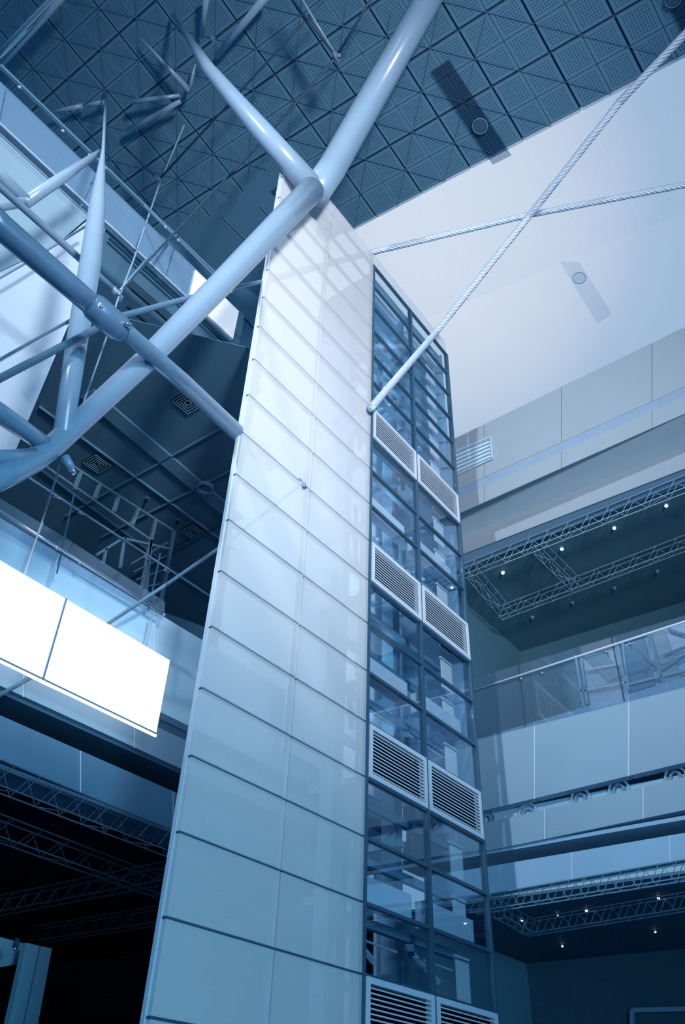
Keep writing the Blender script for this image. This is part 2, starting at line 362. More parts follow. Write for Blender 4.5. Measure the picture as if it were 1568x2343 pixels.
# steelwork seen through the upper windows
for c in (2, 3):
    for k in range(9):
        x = XR[c]+.15+.2*k; z = ZR[17]+.35+.35*math.sin(k*2.1)
        bar('bracket', (x, YT+.8, z), (x+.28, YT+1.3, z+.22), .05, 'louver' if k % 2 else 'shaftdk', tw)
    for z in (ZR[13]+.3, ZR[12]+.7, ZR[15+1]+.6, ZR[8]+.8, ZR[5]-.3):
        bar('strut', (XR[c]+.1, YT+.6, z), (XR[c+1]-.5, YT+1.9, z+.3), .14, 'shaftdk', tw)
        bar('strut', (XR[c]+1.2, YT+.6, z-.5), (XR[c]+1.5, YT+1.9, z+.6), .09, 'shaft', tw)
tube('downpipe', [(14.05, YT+.5, ZR[0]), (14.05, YT+.5, ZR[13]+.1)], .045, 'joint', tw, 8)
# ------------------------------------------------------------------ left wing (plane Y = 14) and right wing (plane X = 21)
YW, XW = 14.0, 21.0
def fascia(name, label, pts, plane, m, thick=.3, seams=(), parentkind='structure', seam_mat='edge'):
    """pts: four pixels tl tr br bl; split at the seams into panels with a shadow gap"""
    f = (lambda x, y: pY(x, y, YW)) if plane == 'Y' else (lambda x, y: pX(x, y, XW))
    ext = Vector((0, thick, 0)) if plane == 'Y' else Vector((thick, 0, 0))
    tl, tr, br, bl = [f(*p) for p in pts]
    if plane == 'X': tr, br = tl.lerp(tr, 1.5), bl.lerp(br, 1.5)
    th = thing(name, label, None, (tl+br)/2, kind='structure')
    ax = 0 if plane == 'Y' else 1
    cuts = [0]+[((f(*s)[ax]-tl[ax])/(tr[ax]-tl[ax])) for s in seams]+[1]; cuts.sort()
    L = abs(tr[ax]-tl[ax]); g = .02/L
    for a, b in zip(cuts, cuts[1:]):
        a2, b2 = a+(g if a else 0), b-(g if b < 1 else 0)
        prism('fascia_panel', [tl.lerp(tr, a2), tl.lerp(tr, b2), bl.lerp(br, b2), bl.lerp(br, a2)], ext, m, th)
    for s in cuts[1:-1]:
        p, q = tl.lerp(tr, s)+ext*.12, bl.lerp(br, s)+ext*.12
        bar('seam_strip', p, q, .05, seam_mat, th)
    return th
# heights shared by both wings: 10.3 / 8.05 / 7.68 / 6.93 / 5.65
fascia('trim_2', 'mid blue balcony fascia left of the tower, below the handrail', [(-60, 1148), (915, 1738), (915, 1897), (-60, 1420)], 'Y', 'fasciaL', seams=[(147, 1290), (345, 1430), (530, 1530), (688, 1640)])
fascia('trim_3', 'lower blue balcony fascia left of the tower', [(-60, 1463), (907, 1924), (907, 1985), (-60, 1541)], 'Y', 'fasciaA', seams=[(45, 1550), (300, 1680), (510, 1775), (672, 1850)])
fascia('trim_4', 'pale blue upper balcony fascia right of the tower', [(922, 1741), (1640, 1528), (1640, 1727), (922, 1899)], 'X', 'fasciaA', seams=[(1232, 1720), (1456, 1670)])
fascia('trim_5', 'pale blue lower balcony fascia right of the tower', [(922, 1927), (1640, 1761), (1640, 1838), (922, 1987)], 'X', 'fasciaA', seams=[(1046, 1930), (1250, 1880), (1478, 1830)])
fascia('trim_6', 'lowest beam face right of the tower above the dark room', [(988, 2005), (1640, 1893), (1640, 1954), (988, 2071)], 'X', 'fasciaB', seams=[(1313, 1985), (1540, 1945)])
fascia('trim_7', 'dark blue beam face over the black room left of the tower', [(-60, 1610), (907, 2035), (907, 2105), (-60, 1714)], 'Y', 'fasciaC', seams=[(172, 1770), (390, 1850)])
# shadow gaps and soffits
def slab(name, a, b, m, label=None):
    o = box(name, a, b, m); tag(o, kind='structure', label=label); return o
slab('trim_8', (0, YW+.35, 7.6), (XW-.1, YW+.9, 8.15), 'soffitbeam', 'recess between the two blue fascias on the left')
slab('trim_9', (XW+.35, -8, 7.6), (XW+.9, YW, 8.15), 'fasciaB', 'recess between the two pale fascias on the right')
slab('trim_10', (0, YW+.1, 6.90), (XW, YW+1.6, 6.98), 'soffit', 'soffit under the lower left fascia')
slab('trim_11', (XW+.1, -8, 6.95), (XW+1.6, YW, 7.05), 'fasciaB', 'soffit under the lower right fascia')
# round air nozzles in the right recess
for px, py in ((1115, 1876), (1210, 1862), (1330, 1829), (1418, 1808), (1548, 1779)):
    p = pX(px, py, XW+.33); t = thing('air_nozzle', 'round air nozzle in the recess over the lower right fascia, %s' % {1115: 'nearest the tower', 1210: 'second from the tower', 1330: 'middle one', 1418: 'second from the right edge', 1548: 'at the right edge'}[px], 'air nozzle', p, 'air nozzles in the right recess')
    v, f = ring_data(p, (-1, 0, 0), .24, .30, .04); mesh('outer_ring', v, f, 'truss', t)
    v, f = ring_data(p, (-1, 0, 0), .10, .17, .06); mesh('inner_ring', v, f, 'trussdk', t)
# right wing, upper stack
def band(name, y0l, y0r, y1l, y1r, m, xp=XW, thick=.3, label=None, xl=1010, seams=()):
    # pixel heights given at x=1054 and x=1568
    e = lambda yl, yr, x: yl+(yr-yl)*(x-1054)/514
    pts = [pX(xl, e(y0l, y0r, xl), xp), pX(1640, e(y0l, y0r, 1640), xp), pX(1640, e(y1l, y1r, 1640), xp), pX(xl, e(y1l, y1r, xl), xp)]
    pts[1], pts[2] = pts[0].lerp(pts[1], 1.5), pts[3].lerp(pts[2], 1.5)
    th = thing(name, label, None, pts[0], kind='structure'); cuts = [0]+list(seams)+[1]
    for a, b in zip(cuts, cuts[1:]):
        a2, b2 = a+(.0006 if a else 0), b-(.0006 if b < 1 else 0)
        prism('wall_panel', [pts[0].lerp(pts[1], a2), pts[0].lerp(pts[1], b2), pts[3].lerp(pts[2], b2), pts[3].lerp(pts[2], a2)], (thick, 0, 0), m, th)
    return th
zz = lambda x, y: pX(x, y, XW).z
SM = [.12, .32, .53, .78]
b1 = band('wall_right', 997, 748, 1116, 884, 'rwall', label='pale upper wall right of the tower under the sky', seams=SM)
b2 = band('trim_12', 1116, 884, 1137, 906, 'rdark', xp=XW+.02, label='thin dark reveal across the pale upper right wall')
b3 = band('trim_13', 1137, 906, 1173, 946, 'rwall', thick=.04, label='pale band below the thin reveal on the right', seams=SM)
# soffit from Z of the band's foot back to the next face
z3 = pX(1300, 1064, XW).z; z5 = pX(1300, 1172, XW).z
def xin(x, y, z): return pZ(x, y, z).x
x4 = xin(1300, 1136, z3)
pr = [(XW+.05, -8, z3+.12), (x4, -8, z3+.12), (x4, 13.6, z3+.12), (XW+.05, 13.6, z3+.12)]
o = prism('trim_14', pr, (0, 0, .15), 'rsoffit'); tag(o, kind='structure', label='sloping blue soffit under the pale right wall')
zb = pX(1300, 1175, x4).z
o = box('trim_15', (x4, -8, zb), (x4+.04, 13.6, z3+.12), 'rwall'); tag(o, kind='structure', label='pale beam face above the right room')
x6 = xin(1300, 1211, zb)
o = box('trim_16', (x4+.05, -8, zb+.02), (x6, 13.6, zb+.12), 'rsoffit2'); tag(o, kind='structure', label='blue soffit along the edge of the right room')
# louvred wall grille on the pale wall, beside the tower
gp = [pX(x, y, XW-.03) for x, y in ((1040, 1036), (1124, 1001), (1128, 1050), (1044, 1088))]
gr = thing('wall_grille', 'rectangular air grille on the pale wall right beside the tower', 'grille', gp[0])
prism('backing', gp, (.03, 0, 0), 'rsoffit', gr)
for k in range(6):
    a = gp[0].lerp(gp[3], (k+.5)/6); b = gp[1].lerp(gp[2], (k+.5)/6); bar('slat', a-Vector((.03, 0, 0)), b-Vector((.03, 0, 0)), .05, 'fasciaA', gr)
for a, b in ((0, 1), (1, 2), (2, 3)): bar('frame', gp[a]-Vector((.03, 0, 0)), gp[b]-Vector((.03, 0, 0)), .06, 'palewall', gr)
# right upper room
zc = zb+.08
c1 = pZ(1192, 1491, zc)          # far inner corner of the room ceiling
XB, YB = c1.x, c1.y
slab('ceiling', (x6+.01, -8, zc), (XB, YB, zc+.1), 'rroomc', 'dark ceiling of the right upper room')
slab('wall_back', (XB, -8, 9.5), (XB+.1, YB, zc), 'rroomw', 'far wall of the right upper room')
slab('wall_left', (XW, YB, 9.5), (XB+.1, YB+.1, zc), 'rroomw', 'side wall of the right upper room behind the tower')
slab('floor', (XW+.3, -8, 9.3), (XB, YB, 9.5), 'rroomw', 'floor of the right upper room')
print('right room', XB, YB, zc, x4, x6)
def truss(label, p, q, h, m, n, w=None, side=None, grp=None, r=.014, ztop=None):
    p, q = Vector(p), Vector(q); up = Vector((0, 0, h)); d = (q-p).normalized(); s = d.cross(Vector((0, 0, 1))).normalized()*(w or h)
    if side: s = s*side
    t = thing('lattice_truss', label, 'truss', p, grp)
    for o_ in (Vector(), up, s, up+s): bar('chord', p+o_, q+o_, r*2, m, t)
    for k in range(n):
        a, b = p.lerp(q, k/n), p.lerp(q, (k+1)/n); mid = (a+b)/2
        bar('brace', a, mid+up, r*1.1, m, t); bar('brace', mid+up, b, r*1.1, m, t)
        bar('brace', a+s, mid+up+s, r*1.1, m, t)
        if k % 2 == 0: bar('brace', a, b+s, r*1.1, m, t)
    if ztop:
        for u_ in (.08, .5, .92): c_ = p.lerp(q, u_)+up; bar('hanger', c_, Vector((c_.x, c_.y, ztop)), .02, m, t)
    return t
zt = zc-.62
truss('grey lattice truss along the front of the right room ceiling', pZ(1040, 1334, zt), pZ(1640, 1100, zt), .5, 'truss', 13, w=.28, ztop=zc)
truss('grey lattice truss across the middle of the right room ceiling', pZ(1148, 1419, zt), pZ(1640, 1235, zt), .5, 'truss', 11, w=.28, ztop=zc)
truss('short cross truss joining the two right ceiling trusses', pZ(1222, 1268, zt), pZ(1313, 1357, zt), .5, 'truss', 4, w=.4, ztop=zc)
truss('short end truss beside the tower in the right room', pZ(1068, 1322, zt), pZ(1148, 1415, zt), .5, 'truss', 4, w=.4, ztop=zc)
def lampthing(x, y, r, z, label, lit=True, grp='downlights in the right rooms'):
    p = pZ(x, y, z); t = thing('downlight', label, 'lamp', p, grp)
    R = rad(p, r); sphere('bulb', p-Vector((0, 0, R*.3)), R, 'lamp' if lit else 'chrome', t)
    v, f = ring_data(p, (0, 0, 1), R*.9, R*1.5, R*1.2, 16); mesh('housing', v, f, 'truss', t)
for x, y, l in ((1151, 1310, 'nearest the tower'), (1286, 1256, 'second from the tower'), (1406, 1208, 'third from the tower'), (1525, 1157, 'nearest the right edge')): lampthing(x, y, 3.4, zc-.05, 'small bright downlight in the front row of the right room, '+l)
for x, y, l in ((1219, 1414, 'nearest the tower'), (1311, 1380, 'in the middle'), (1407, 1347, 'rightmost'), (1505, 1309, 'faint, near the right edge')): lampthing(x, y, 3, zc-.05, 'unlit glass downlight in the back row of the right room, '+l, False)
# right balustrade
def railing(label, p, q, ztop, zbot, joints, fx, hand_r, clampsx=(), inset=None, name='glass_balustrade', m='clear'):
    t = thing(name, label, 'balustrade', p); cuts = [0]+joints+[1]
    for a, b in zip(cuts, cuts[1:]):
        A, B = p.lerp(q, a+.002), p.lerp(q, b-.002)
        prism('glass_pane', [(A.x, A.y, ztop), (B.x, B.y, ztop), (B.x, B.y, zbot), (A.x, A.y, zbot)], fx, m, t)
    return t
pr0, pr1 = pX(1000, 1612, XW-.05), pX(1640, 1404, XW-.05)
pr1 = pr0.lerp(pr1, 1.5)
rb = railing('clear glass balustrade over the pale fascia, right of the tower', pr0, pr1, pr0.z+.55, 10.28, [.223, .447, .72], (.03, 0, 0), .02)
for k in (.223, .447, .72):
    A = pr0.lerp(pr1, k); bar('joint', (A.x-.01, A.y, pr0.z+.5), (A.x-.01, A.y, 10.3), .03, 'joint', rb)
hr = tube('handrail', [pr0-Vector((.12, 0, 0)), pr1-Vector((.12, 0, 0))], .035, 'louver', rb, 8)
for x, y in ((1058, 1594), (1193, 1550), (1241, 1537), (1388, 1488), (1441, 1470)):
    p = pX(x, y+3, XW-.12); t = sphere('glass_clamp', p, .05, 'chrome', rb, 8)
    bar('clamp_arm', p, p+Vector((.12, 0, -.12)), .03, 'chrome', rb)
# reflection in the balustrade near the right edge, built as framed panes
gt = thing('glazed_partition', 'steel framed glazed partition behind the right balustrade', 'partition', pX(1318, 1618, XW+1.2))
PX = XW+1.2
def q4(pts, off=0): return [pX(x, y, PX+off) for x, y in pts]
prism('glass_pane', q4(((1330, 1508), (1420, 1478), (1432, 1590), (1345, 1618))), (.03, 0, 0), 'fasciaA', gt)
prism('glass_pane', q4(((1425, 1476), (1485, 1457), (1500, 1570), (1440, 1588))), (.03, 0, 0), 'fasciaB', gt)
prism('glass_pane', q4(((1482, 1452), (1640, 1395), (1640, 1530), (1502, 1570))), (.03, 0, 0), 'palewall', gt)
prism('pale_blade', q4(((1480, 1450), (1520, 1440), (1560, 1555), (1515, 1565)), -.1), (.03, 0, 0), 'rwall', gt)
prism('dark_blade', q4(((1335, 1500), (1385, 1490), (1425, 1545), (1392, 1560)), -.1), (.03, 0, 0), 'rroomc', gt)
prism('dark_blade', q4(((1430, 1480), (1475, 1460), (1498, 1568), (1440, 1585)), -.1), (.03, 0, 0), 'fasciaC', gt)
for a, b in (((1318, 1500), (1337, 1618)), ((1330, 1505), (1345, 1612)), ((1415, 1478), (1438, 1592)), ((1425, 1470), (1440, 1580)), ((1488, 1450), (1512, 1540)), ((1330, 1582), (1435, 1562)), ((1440, 1566), (1568, 1535)), ((1512, 1535), (1568, 1500)), ((1495, 1520), (1460, 1480)), ((1512, 1540), (1520, 1565)), ((1530, 1440), (1568, 1452)), ((1520, 1500), (1568, 1480)), ((1340, 1534), (1420, 1520))):
    bar('frame_bar', pX(*a, PX-.15), pX(*b, PX-.15), .07, 'trussdk' if a[0] > 1480 else 'truss', gt)
# right lower room under the beam: ceiling, walls and trusses
zl = 5.75
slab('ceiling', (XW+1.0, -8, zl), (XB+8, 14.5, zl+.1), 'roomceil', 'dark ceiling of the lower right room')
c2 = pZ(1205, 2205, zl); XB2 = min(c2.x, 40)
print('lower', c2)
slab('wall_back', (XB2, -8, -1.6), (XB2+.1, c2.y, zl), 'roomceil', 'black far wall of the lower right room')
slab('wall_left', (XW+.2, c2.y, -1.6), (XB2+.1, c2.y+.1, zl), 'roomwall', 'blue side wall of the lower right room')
slab('trim_17', (XW+.1, -8, zl-.02), (XW+1.0, YW, zl+.05), 'soffitbeam', 'soffit below the lowest right beam')
zv = zl-.42
truss('lattice truss nearest the lower right beam', pZ(1090, 2093, zv), pZ(1640, 2004, zv), .36, 'trussdk', 14, w=.3, ztop=zl)
truss('second lattice truss in the lower right room', pZ(1206, 2143, zv), pZ(1640, 2074, zv), .36, 'trussdk', 11, w=.3, ztop=zl)
truss('third, faintest lattice truss low in the right room', pZ(1130, 2099, zv), pZ(1212, 2143, zv), .36, 'trussdk', 5, w=.3, ztop=zl)
for x, y, l, r in ((1342, 2082, 'brightest one in the middle', 3), (1195, 2105, 'nearest the tower', 2.6), (1507, 2054, 'nearest the right edge', 3), (1276, 2093, 'dim one left of the brightest', 2), (1287, 2164, 'lower one', 2.2), (1500, 2132, 'lowest one at the right', 2)):
    lampthing(x, y, r, zl-.05, 'small downlight in the lower right room, '+l, True, 'downlights in the lower right room')
df = thing('door_1', 'steel door frame at the lower right edge', None, pX(1450, 2343, XB2-.2), kind='structure')
pts = [pX(x, y, XB2-.2) for x, y in ((1450, 2420), (1447, 2312), (1640, 2307))]
for a, b in zip(pts, pts[1:]): bar('door_frame', a, b, rad(a, 9), 'truss', df)
# ---- left wing lower black room
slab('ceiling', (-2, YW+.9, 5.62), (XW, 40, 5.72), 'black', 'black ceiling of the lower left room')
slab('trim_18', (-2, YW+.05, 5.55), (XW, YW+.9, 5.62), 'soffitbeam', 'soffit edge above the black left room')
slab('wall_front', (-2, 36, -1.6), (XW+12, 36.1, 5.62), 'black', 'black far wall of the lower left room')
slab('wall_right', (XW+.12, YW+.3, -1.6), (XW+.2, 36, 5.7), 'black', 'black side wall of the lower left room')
zk = 5.12
for (a, b, n, l) in (((-40, 1800), (420, 1975), 9, 'front lattice truss in the black room'), ((-40, 1914), (415, 2075), 8, 'second lattice truss in the black room'), ((-40, 2103), (430, 2015), 12, 'lattice truss crossing towards the tower in the black room'), ((88, 2159), (430, 2108), 9, 'lowest lattice truss in the black room')):
    P_, Q_ = pZ(*a, zk), pZ(*b, zk); print(l, P_, Q_)
    truss(l, P_, Q_, .42, 'ftruss', n, w=.35, r=.013, ztop=5.62)
pp = thing('blue_pillar', 'blue clad pillar with a dark centre slot at the lower left', 'pillar', pY(55, 2343, 20))
prism('pillar_face', [pY(x, y, 20) for x, y in ((61, 2157), (90, 2164), (46, 2370), (14, 2370))], (0, .2, 0), 'bluepillar', pp)
prism('pillar_face', [pY(x, y, 20) for x, y in ((94, 2165), (119, 2170), (82, 2370), (50, 2370))], (0, .2, 0), 'bluepillar', pp)
prism('pillar_slot', [pY(x, y, 20.1) for x, y in ((89, 2164), (95, 2165), (51, 2370), (45, 2370))], (0, .2, 0), 'black', pp)
o = prism('wall_left', [pY(x, y, 21) for x, y in ((-40, 2133), (59, 2160), (50, 2203), (-40, 2222))], (0, .1, 0), 'bluepillar'); tag(o, kind='structure', label='small blue wall left of the blue pillar')
dd = prism('door_2', [pY(x, y, 24) for x, y in ((200, 2214), (360, 2240), (345, 2320), (180, 2320))], (0, .1, 0), 'black'); tag(dd, kind='structure', label='black door leaf right of the blue pillar')
p_ = pY(37, 2160, 19); sp = thing('ceiling_spotlight', 'small dark spotlight hanging left of the blue pillar', 'spotlight', p_)
tube('housing', [p_+Vector((0, 0, .12)), p_-Vector((0, 0, .08))], .07, 'joint', sp, 10); sphere('lens', p_-Vector((0, 0, .1)), .045, 'chrome', sp, 8)
# ---- left wing upper dark soffit (ceiling of the open floor at the left)
ZS = 16.6
def lim(x, y, z): return pZ(x, y, z)
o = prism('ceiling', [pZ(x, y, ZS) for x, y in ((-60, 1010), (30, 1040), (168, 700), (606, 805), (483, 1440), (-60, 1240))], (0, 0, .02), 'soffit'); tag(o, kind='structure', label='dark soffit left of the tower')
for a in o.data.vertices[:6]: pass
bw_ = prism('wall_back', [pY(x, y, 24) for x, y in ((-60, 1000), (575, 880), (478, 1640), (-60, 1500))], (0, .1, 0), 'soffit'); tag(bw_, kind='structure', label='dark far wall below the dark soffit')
# vertical dark wall above the soffit line up to the white strip
wp = [pY(x, y, 18.2) for x, y in ((245, 480), (560, 760), (610, 700), (560, 985), (160, 735))]
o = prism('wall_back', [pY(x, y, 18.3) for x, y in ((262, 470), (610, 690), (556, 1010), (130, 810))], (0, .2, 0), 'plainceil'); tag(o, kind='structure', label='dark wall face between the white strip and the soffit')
# beams and seams running toward the tower on that wall
for a, b, w, m in (((250, 545), (600, 860), .10, 'joint'), ((300, 640), (590, 895), .35, 'soffitbeam'), ((290, 700), (575, 940), .10, 'soffit'), ((480, 640), (588, 760), .08, 'joint')):
    t = bar('trim_19', pY(*a, 18.0), pY(*b, 18.0), w, m); tag(t, kind='structure', label='long beam line on the dark wall left of the tower')
for k, (a, b, w, m) in enumerate((((200, 900), (545, 1190), .5, 'seam'), ((60, 1050), (500, 1380), .06, 'joint'), ((90, 930), (540, 1260), .03, 'seam'), ((230, 1230), (530, 1075), .03, 'seam'), ((150, 1180), (540, 960), .03, 'seam'), ((300, 1320), (515, 1190), .04, 'joint'))):
    t = bar('trim_20', pZ(*a, ZS-.05), pZ(*b, ZS-.05), w, m, h=.08); tag(t, kind='structure', label='beam line under the dark soffit')
for x, y, l in ((222, 1062, 'left one below the strut node'), (443, 1218, 'right one near the tower'), (430, 922, 'upper one behind the large pipe')):
    p = pZ(x, y, ZS-.055); t = thing('air_diffuser', 'square slatted air diffuser in the dark soffit, '+l, 'air vent', p, 'air diffusers in the dark soffit')
    for k in range(4):
        r0 = .08+.075*k; v = []
        for s0, s1, s2, s3 in (((-1, -1), (1, -1), 0, 0), ((1, -1), (1, 1), 0, 0), ((1, 1), (-1, 1), 0, 0), ((-1, 1), (-1, -1), 0, 0)):
            bar('slat', p+Vector((s0[0]*r0, s0[1]*r0, .0)), p+Vector((s1[0]*r0, s1[1]*r0, 0)), .02, 'trussdk', t)
    box('backing', p+Vector((-.33, -.33, .03)), p+Vector((.33, .33, .055)), 'black', t)
for x, y, r, l in ((470, 1113, .26, 'large ring downlight in the dark soffit near the tower'),):
    p = pZ(x, y, ZS-.05); t = thing('downlight', l, 'lamp', p); v, f = ring_data(p, (0, 0, -1), .20, .28, .12); mesh('ring', v, f, 'soffitbeam', t); v, f = ring_data(p, (0, 0, -1), .02, .17, .02); mesh('lens', v, f, 'trussdk', t)
for x, y, l in ((450, 819, 'upper one'), (407, 1191, 'near the right diffuser'), (336, 1141, 'middle one'), (87, 897, 'by the pale wall')):
    p = pZ(x, y, ZS) if y > 900 else pY(x, y, 18.25); t = thing('sprinkler', 'tiny sprinkler head on the dark soffit, '+l, 'sprinkler', p, 'sprinkler heads'); v, f = tube_data([p, p-Vector((0, 0, .12))], .05, 8); mesh('head', v, f, 'black', t)
    v, f = ring_data(p, (0, 0, -1), .04, .09, .02, 12); mesh('flange', v, f, 'soffitbeam', t)
# pale glazed wall at the far left
pw = thing('wall_left', 'pale panelled wall at the far left behind the struts', None, pY(0, 800, 13.2), kind='structure')
prism('wall_panel', [pY(x, y, 14.4) for x, y in ((-60, 128), (560, 722), (545, 800), (250, 530), (-60, 250))], (0, .1, 0), 'plainceil', pw)
def pv(pts, m, off=0): return prism('wall_panel', [pY(x, y, 13.2+off) for x, y in pts], (0, .1, 0), m, pw)
pv(((-60, 235), (96, 372), (196, 515), (120, 560), (-60, 640)), 'palewall2') if 'palewall2' in M else pv(((-60, 235), (120, 395), (210, 490), (128, 560), (-60, 648)), 'fasciaA')
pv(((131, 562), (212, 494), (246, 512), (160, 735), (-60, 860), (-60, 652)), 'palewall')
pv(((-60, 864), (158, 740), (36, 1030), (-60, 1030)), 'palewall')
# ladder-like steel frame under the soffit
lf = thing('steel_cage_frame', 'steel ladder frame hanging below the dark soffit', 'steel frame', pY(280, 1150, 17))
def lb(a, b, w=.09, Y=17.0): bar('frame_bar', pY(*a, Y), pY(*b, Y), w*.8, 'cage', lf)
lb((155, 1060), (398, 1216)); lb((104, 1068), (345, 1236)); lb((398, 1216), (367, 1385), .12)
for a, b in (((186, 1078), (170, 1120)), ((229, 1106), (216, 1142)), ((272, 1134), (260, 1172)), ((316, 1165), (302, 1202)), ((356, 1190), (342, 1250)), ((342, 1250), (325, 1345)), ((345, 1236), (330, 1380))): lb(a, b, .12)
for k in range(4): lb((300+6*k, 1290+18*k), (385-6*k, 1240+32*k), .05)
lb((220, 1270), (280, 1232)); lb((280, 1232), (388, 1256)); lb((243, 1255), (236, 1290)); lb((285, 1232), (275, 1300))
# clip rail
cr = thing('clip_rail', 'thin dark rail with small chrome spider clips left of the tower', 'rail', pY(77, 1100, 15))
bar('rail', pY(60, 1090, 15), pY(492, 1372, 15), .05, 'soffitbeam', cr)
for x, y in ((130, 1132), (184, 1168), (333, 1270), (379, 1300)):
    p = pY(x, y, 14.9)
    for dx, dz in ((-.05, -.1), (.06, -.08)): tube('clip', [p, p+Vector((dx, 0, dz)), p+Vector((dx+.08, 0, dz+.03))], .015, 'chrome', cr, 6)
# left balustrade with bright rail and bolts; white panels given emission
lb_ = thing('glass_balustrade', 'glass balustrade with a bright round handrail at the left', 'balustrade', pY(180, 1290, 13.7))
def gp4(pts, Y=13.7): return prism('glass_pane', [pY(x, y, Y) for x, y in pts], (0, .03, 0), 'clear', lb_)
gp4(((-60, 1104), (166, 1240), (148, 1290), (-60, 1170))); gp4(((168, 1242), (378, 1377), (375, 1420), (150, 1292)))
tube('handrail', [pY(-60, 1132, 13.5), pY(367, 1399, 13.5)], .035, 'chrome', lb_, 12)
for x, y in ((131, 1253), (184, 1286)): sphere('rail_bolt', pY(x, y, 13.42), .045, 'chrome', lb_, 10)
sphere('rail_bolt', pY(376, 1406, 13.42), .035, 'chrome', lb_, 10)
for a, b in (((170, 1129), (130, 1312)), ((367, 1266), (340, 1396)), ((98, 1195), (56, 1311)), ((134, 1270), (111, 1344)), ((350, 1405), (335, 1478))): bar('glass_joint', pY(*a, 13.6), pY(*b, 13.6), .025, 'joint' if a[0] > 160 and a[0] != 350 else 'truss', lb_)
ws = thing('backlit_sign_box', 'brilliant white backlit panel box across the left fascia', 'light box', pY(200, 1500, 13.2))
for pts in (((-60, 1247), (150, 1370), (96, 1554), (-60, 1475)), ((153, 1372), (389, 1511), (358, 1676), (99, 1556))):
    prism('light_panel', [pY(x, y, 13.2) for x, y in pts], (0, .15, 0), 'screen', ws)
bar('panel_joint', pY(151.5, 1370, 13.17), pY(97.5, 1556, 13.17), .035, 'pipe', ws)
bar('bottom_rim', pY(-60, 1483, 13.2), pY(357, 1684, 13.2), .05, 'screen', ws)
bar('rim_shadow', pY(-60, 1478, 13.17), pY(358, 1679, 13.17), .03, 'pipe', ws)
# upper white strip (frosted fascia, the bright patch at its end put in as emission)
st = thing('frosted_fascia_strip', 'long frosted glass strip crossing the upper left with a glowing end', 'fascia strip', pY(300, 500, 13.0))
tp = lambda x: 190+(x)*.9543
bt = lambda x: 283+(x)*.9268
def sp4(x0, x1, x2, x3, m, Y=13.0): return prism('strip_panel', [pY(x, y, Y) for x, y in ((x0, tp(x0)), (x1, tp(x1)), (x2, bt(x2)), (x3, bt(x3)))], (0, .08, 0), m, st)
sp4(-60, 12, -4, -60, 'strip'); sp4(16, 217, 190, 0, 'strip'); sp4(221, 396, 377, 194, 'strip'); sp4(400, 447, 432, 381, 'strip'); sp4(447, 547, 533, 432, 'endscreen')  # last panel split off where the painted bright patch begins
bar('bottom_trim', pY(-60, bt(-60)-1, 12.95), pY(533, bt(533), 12.95), .03, 'edge', st); bar('bottom_trim', pY(-60, bt(-60)+6, 12.95), pY(533, bt(533)+5, 12.95), .02, 'mullion', st)
# kerb rail along the strip's upper edge
kr = thing('upper_gutter_rail', 'dark rail with small fittings along the upper edge of the frosted strip', 'rail', pY(300, 440, 13.3))
bar('rail', pY(0, 150, 13.4), pY(535, 668, 13.4), .09, 'plainceil', kr); bar('rail', pY(330, 470, 13.3), pY(528, 668, 13.3), .03, 'tube', kr)
for x, y in ((45, 200), (144, 300), (205, 355), (240, 385), (379, 520), (408, 550), (530, 668)): sphere('fitting', pY(x, y, 13.25), .05, 'tube', kr, 8)
# top left rails
tr = thing('roof_rail', 'bundle of three bright steel rails at the top left corner', 'rail', pC(60, 70, 1))
for a, b, r, m in (((-40, 176), (150, -25), 5, 'chrome'), ((-40, 200), (165, -25), 4, 'tube'), ((-40, 155), (135, -25), 3, 'tube'), ((-40, 165), (142, -25), 3, 'pipe')):
    p, q = pC(*a, 1.5), pC(*b, 1.5); tube('rail', [p, q], rad(p, r), m, tr, 10)
# ------------------------------------------------------------------ pillar of the rear corner, seen through the glazing
cp = thing('corner_pillar', 'pale pillar at the inner corner behind the tower glazing', 'pillar', pY(870, 2300, 13.6))
prism('pillar_face', [pY(x, y, 13.6) for x, y in ((820, 1240), (845, 1240), (829, 2400), (793, 2400))], (0, .1, 0), 'pillar', cp)
prism('pillar_face', [pY(x, y, 13.6) for x, y in ((907, 1650), (922, 1650), (919, 2400), (862, 2400), (862, 2000), (907, 1990))], (0, .1, 0), 'pillar', cp)
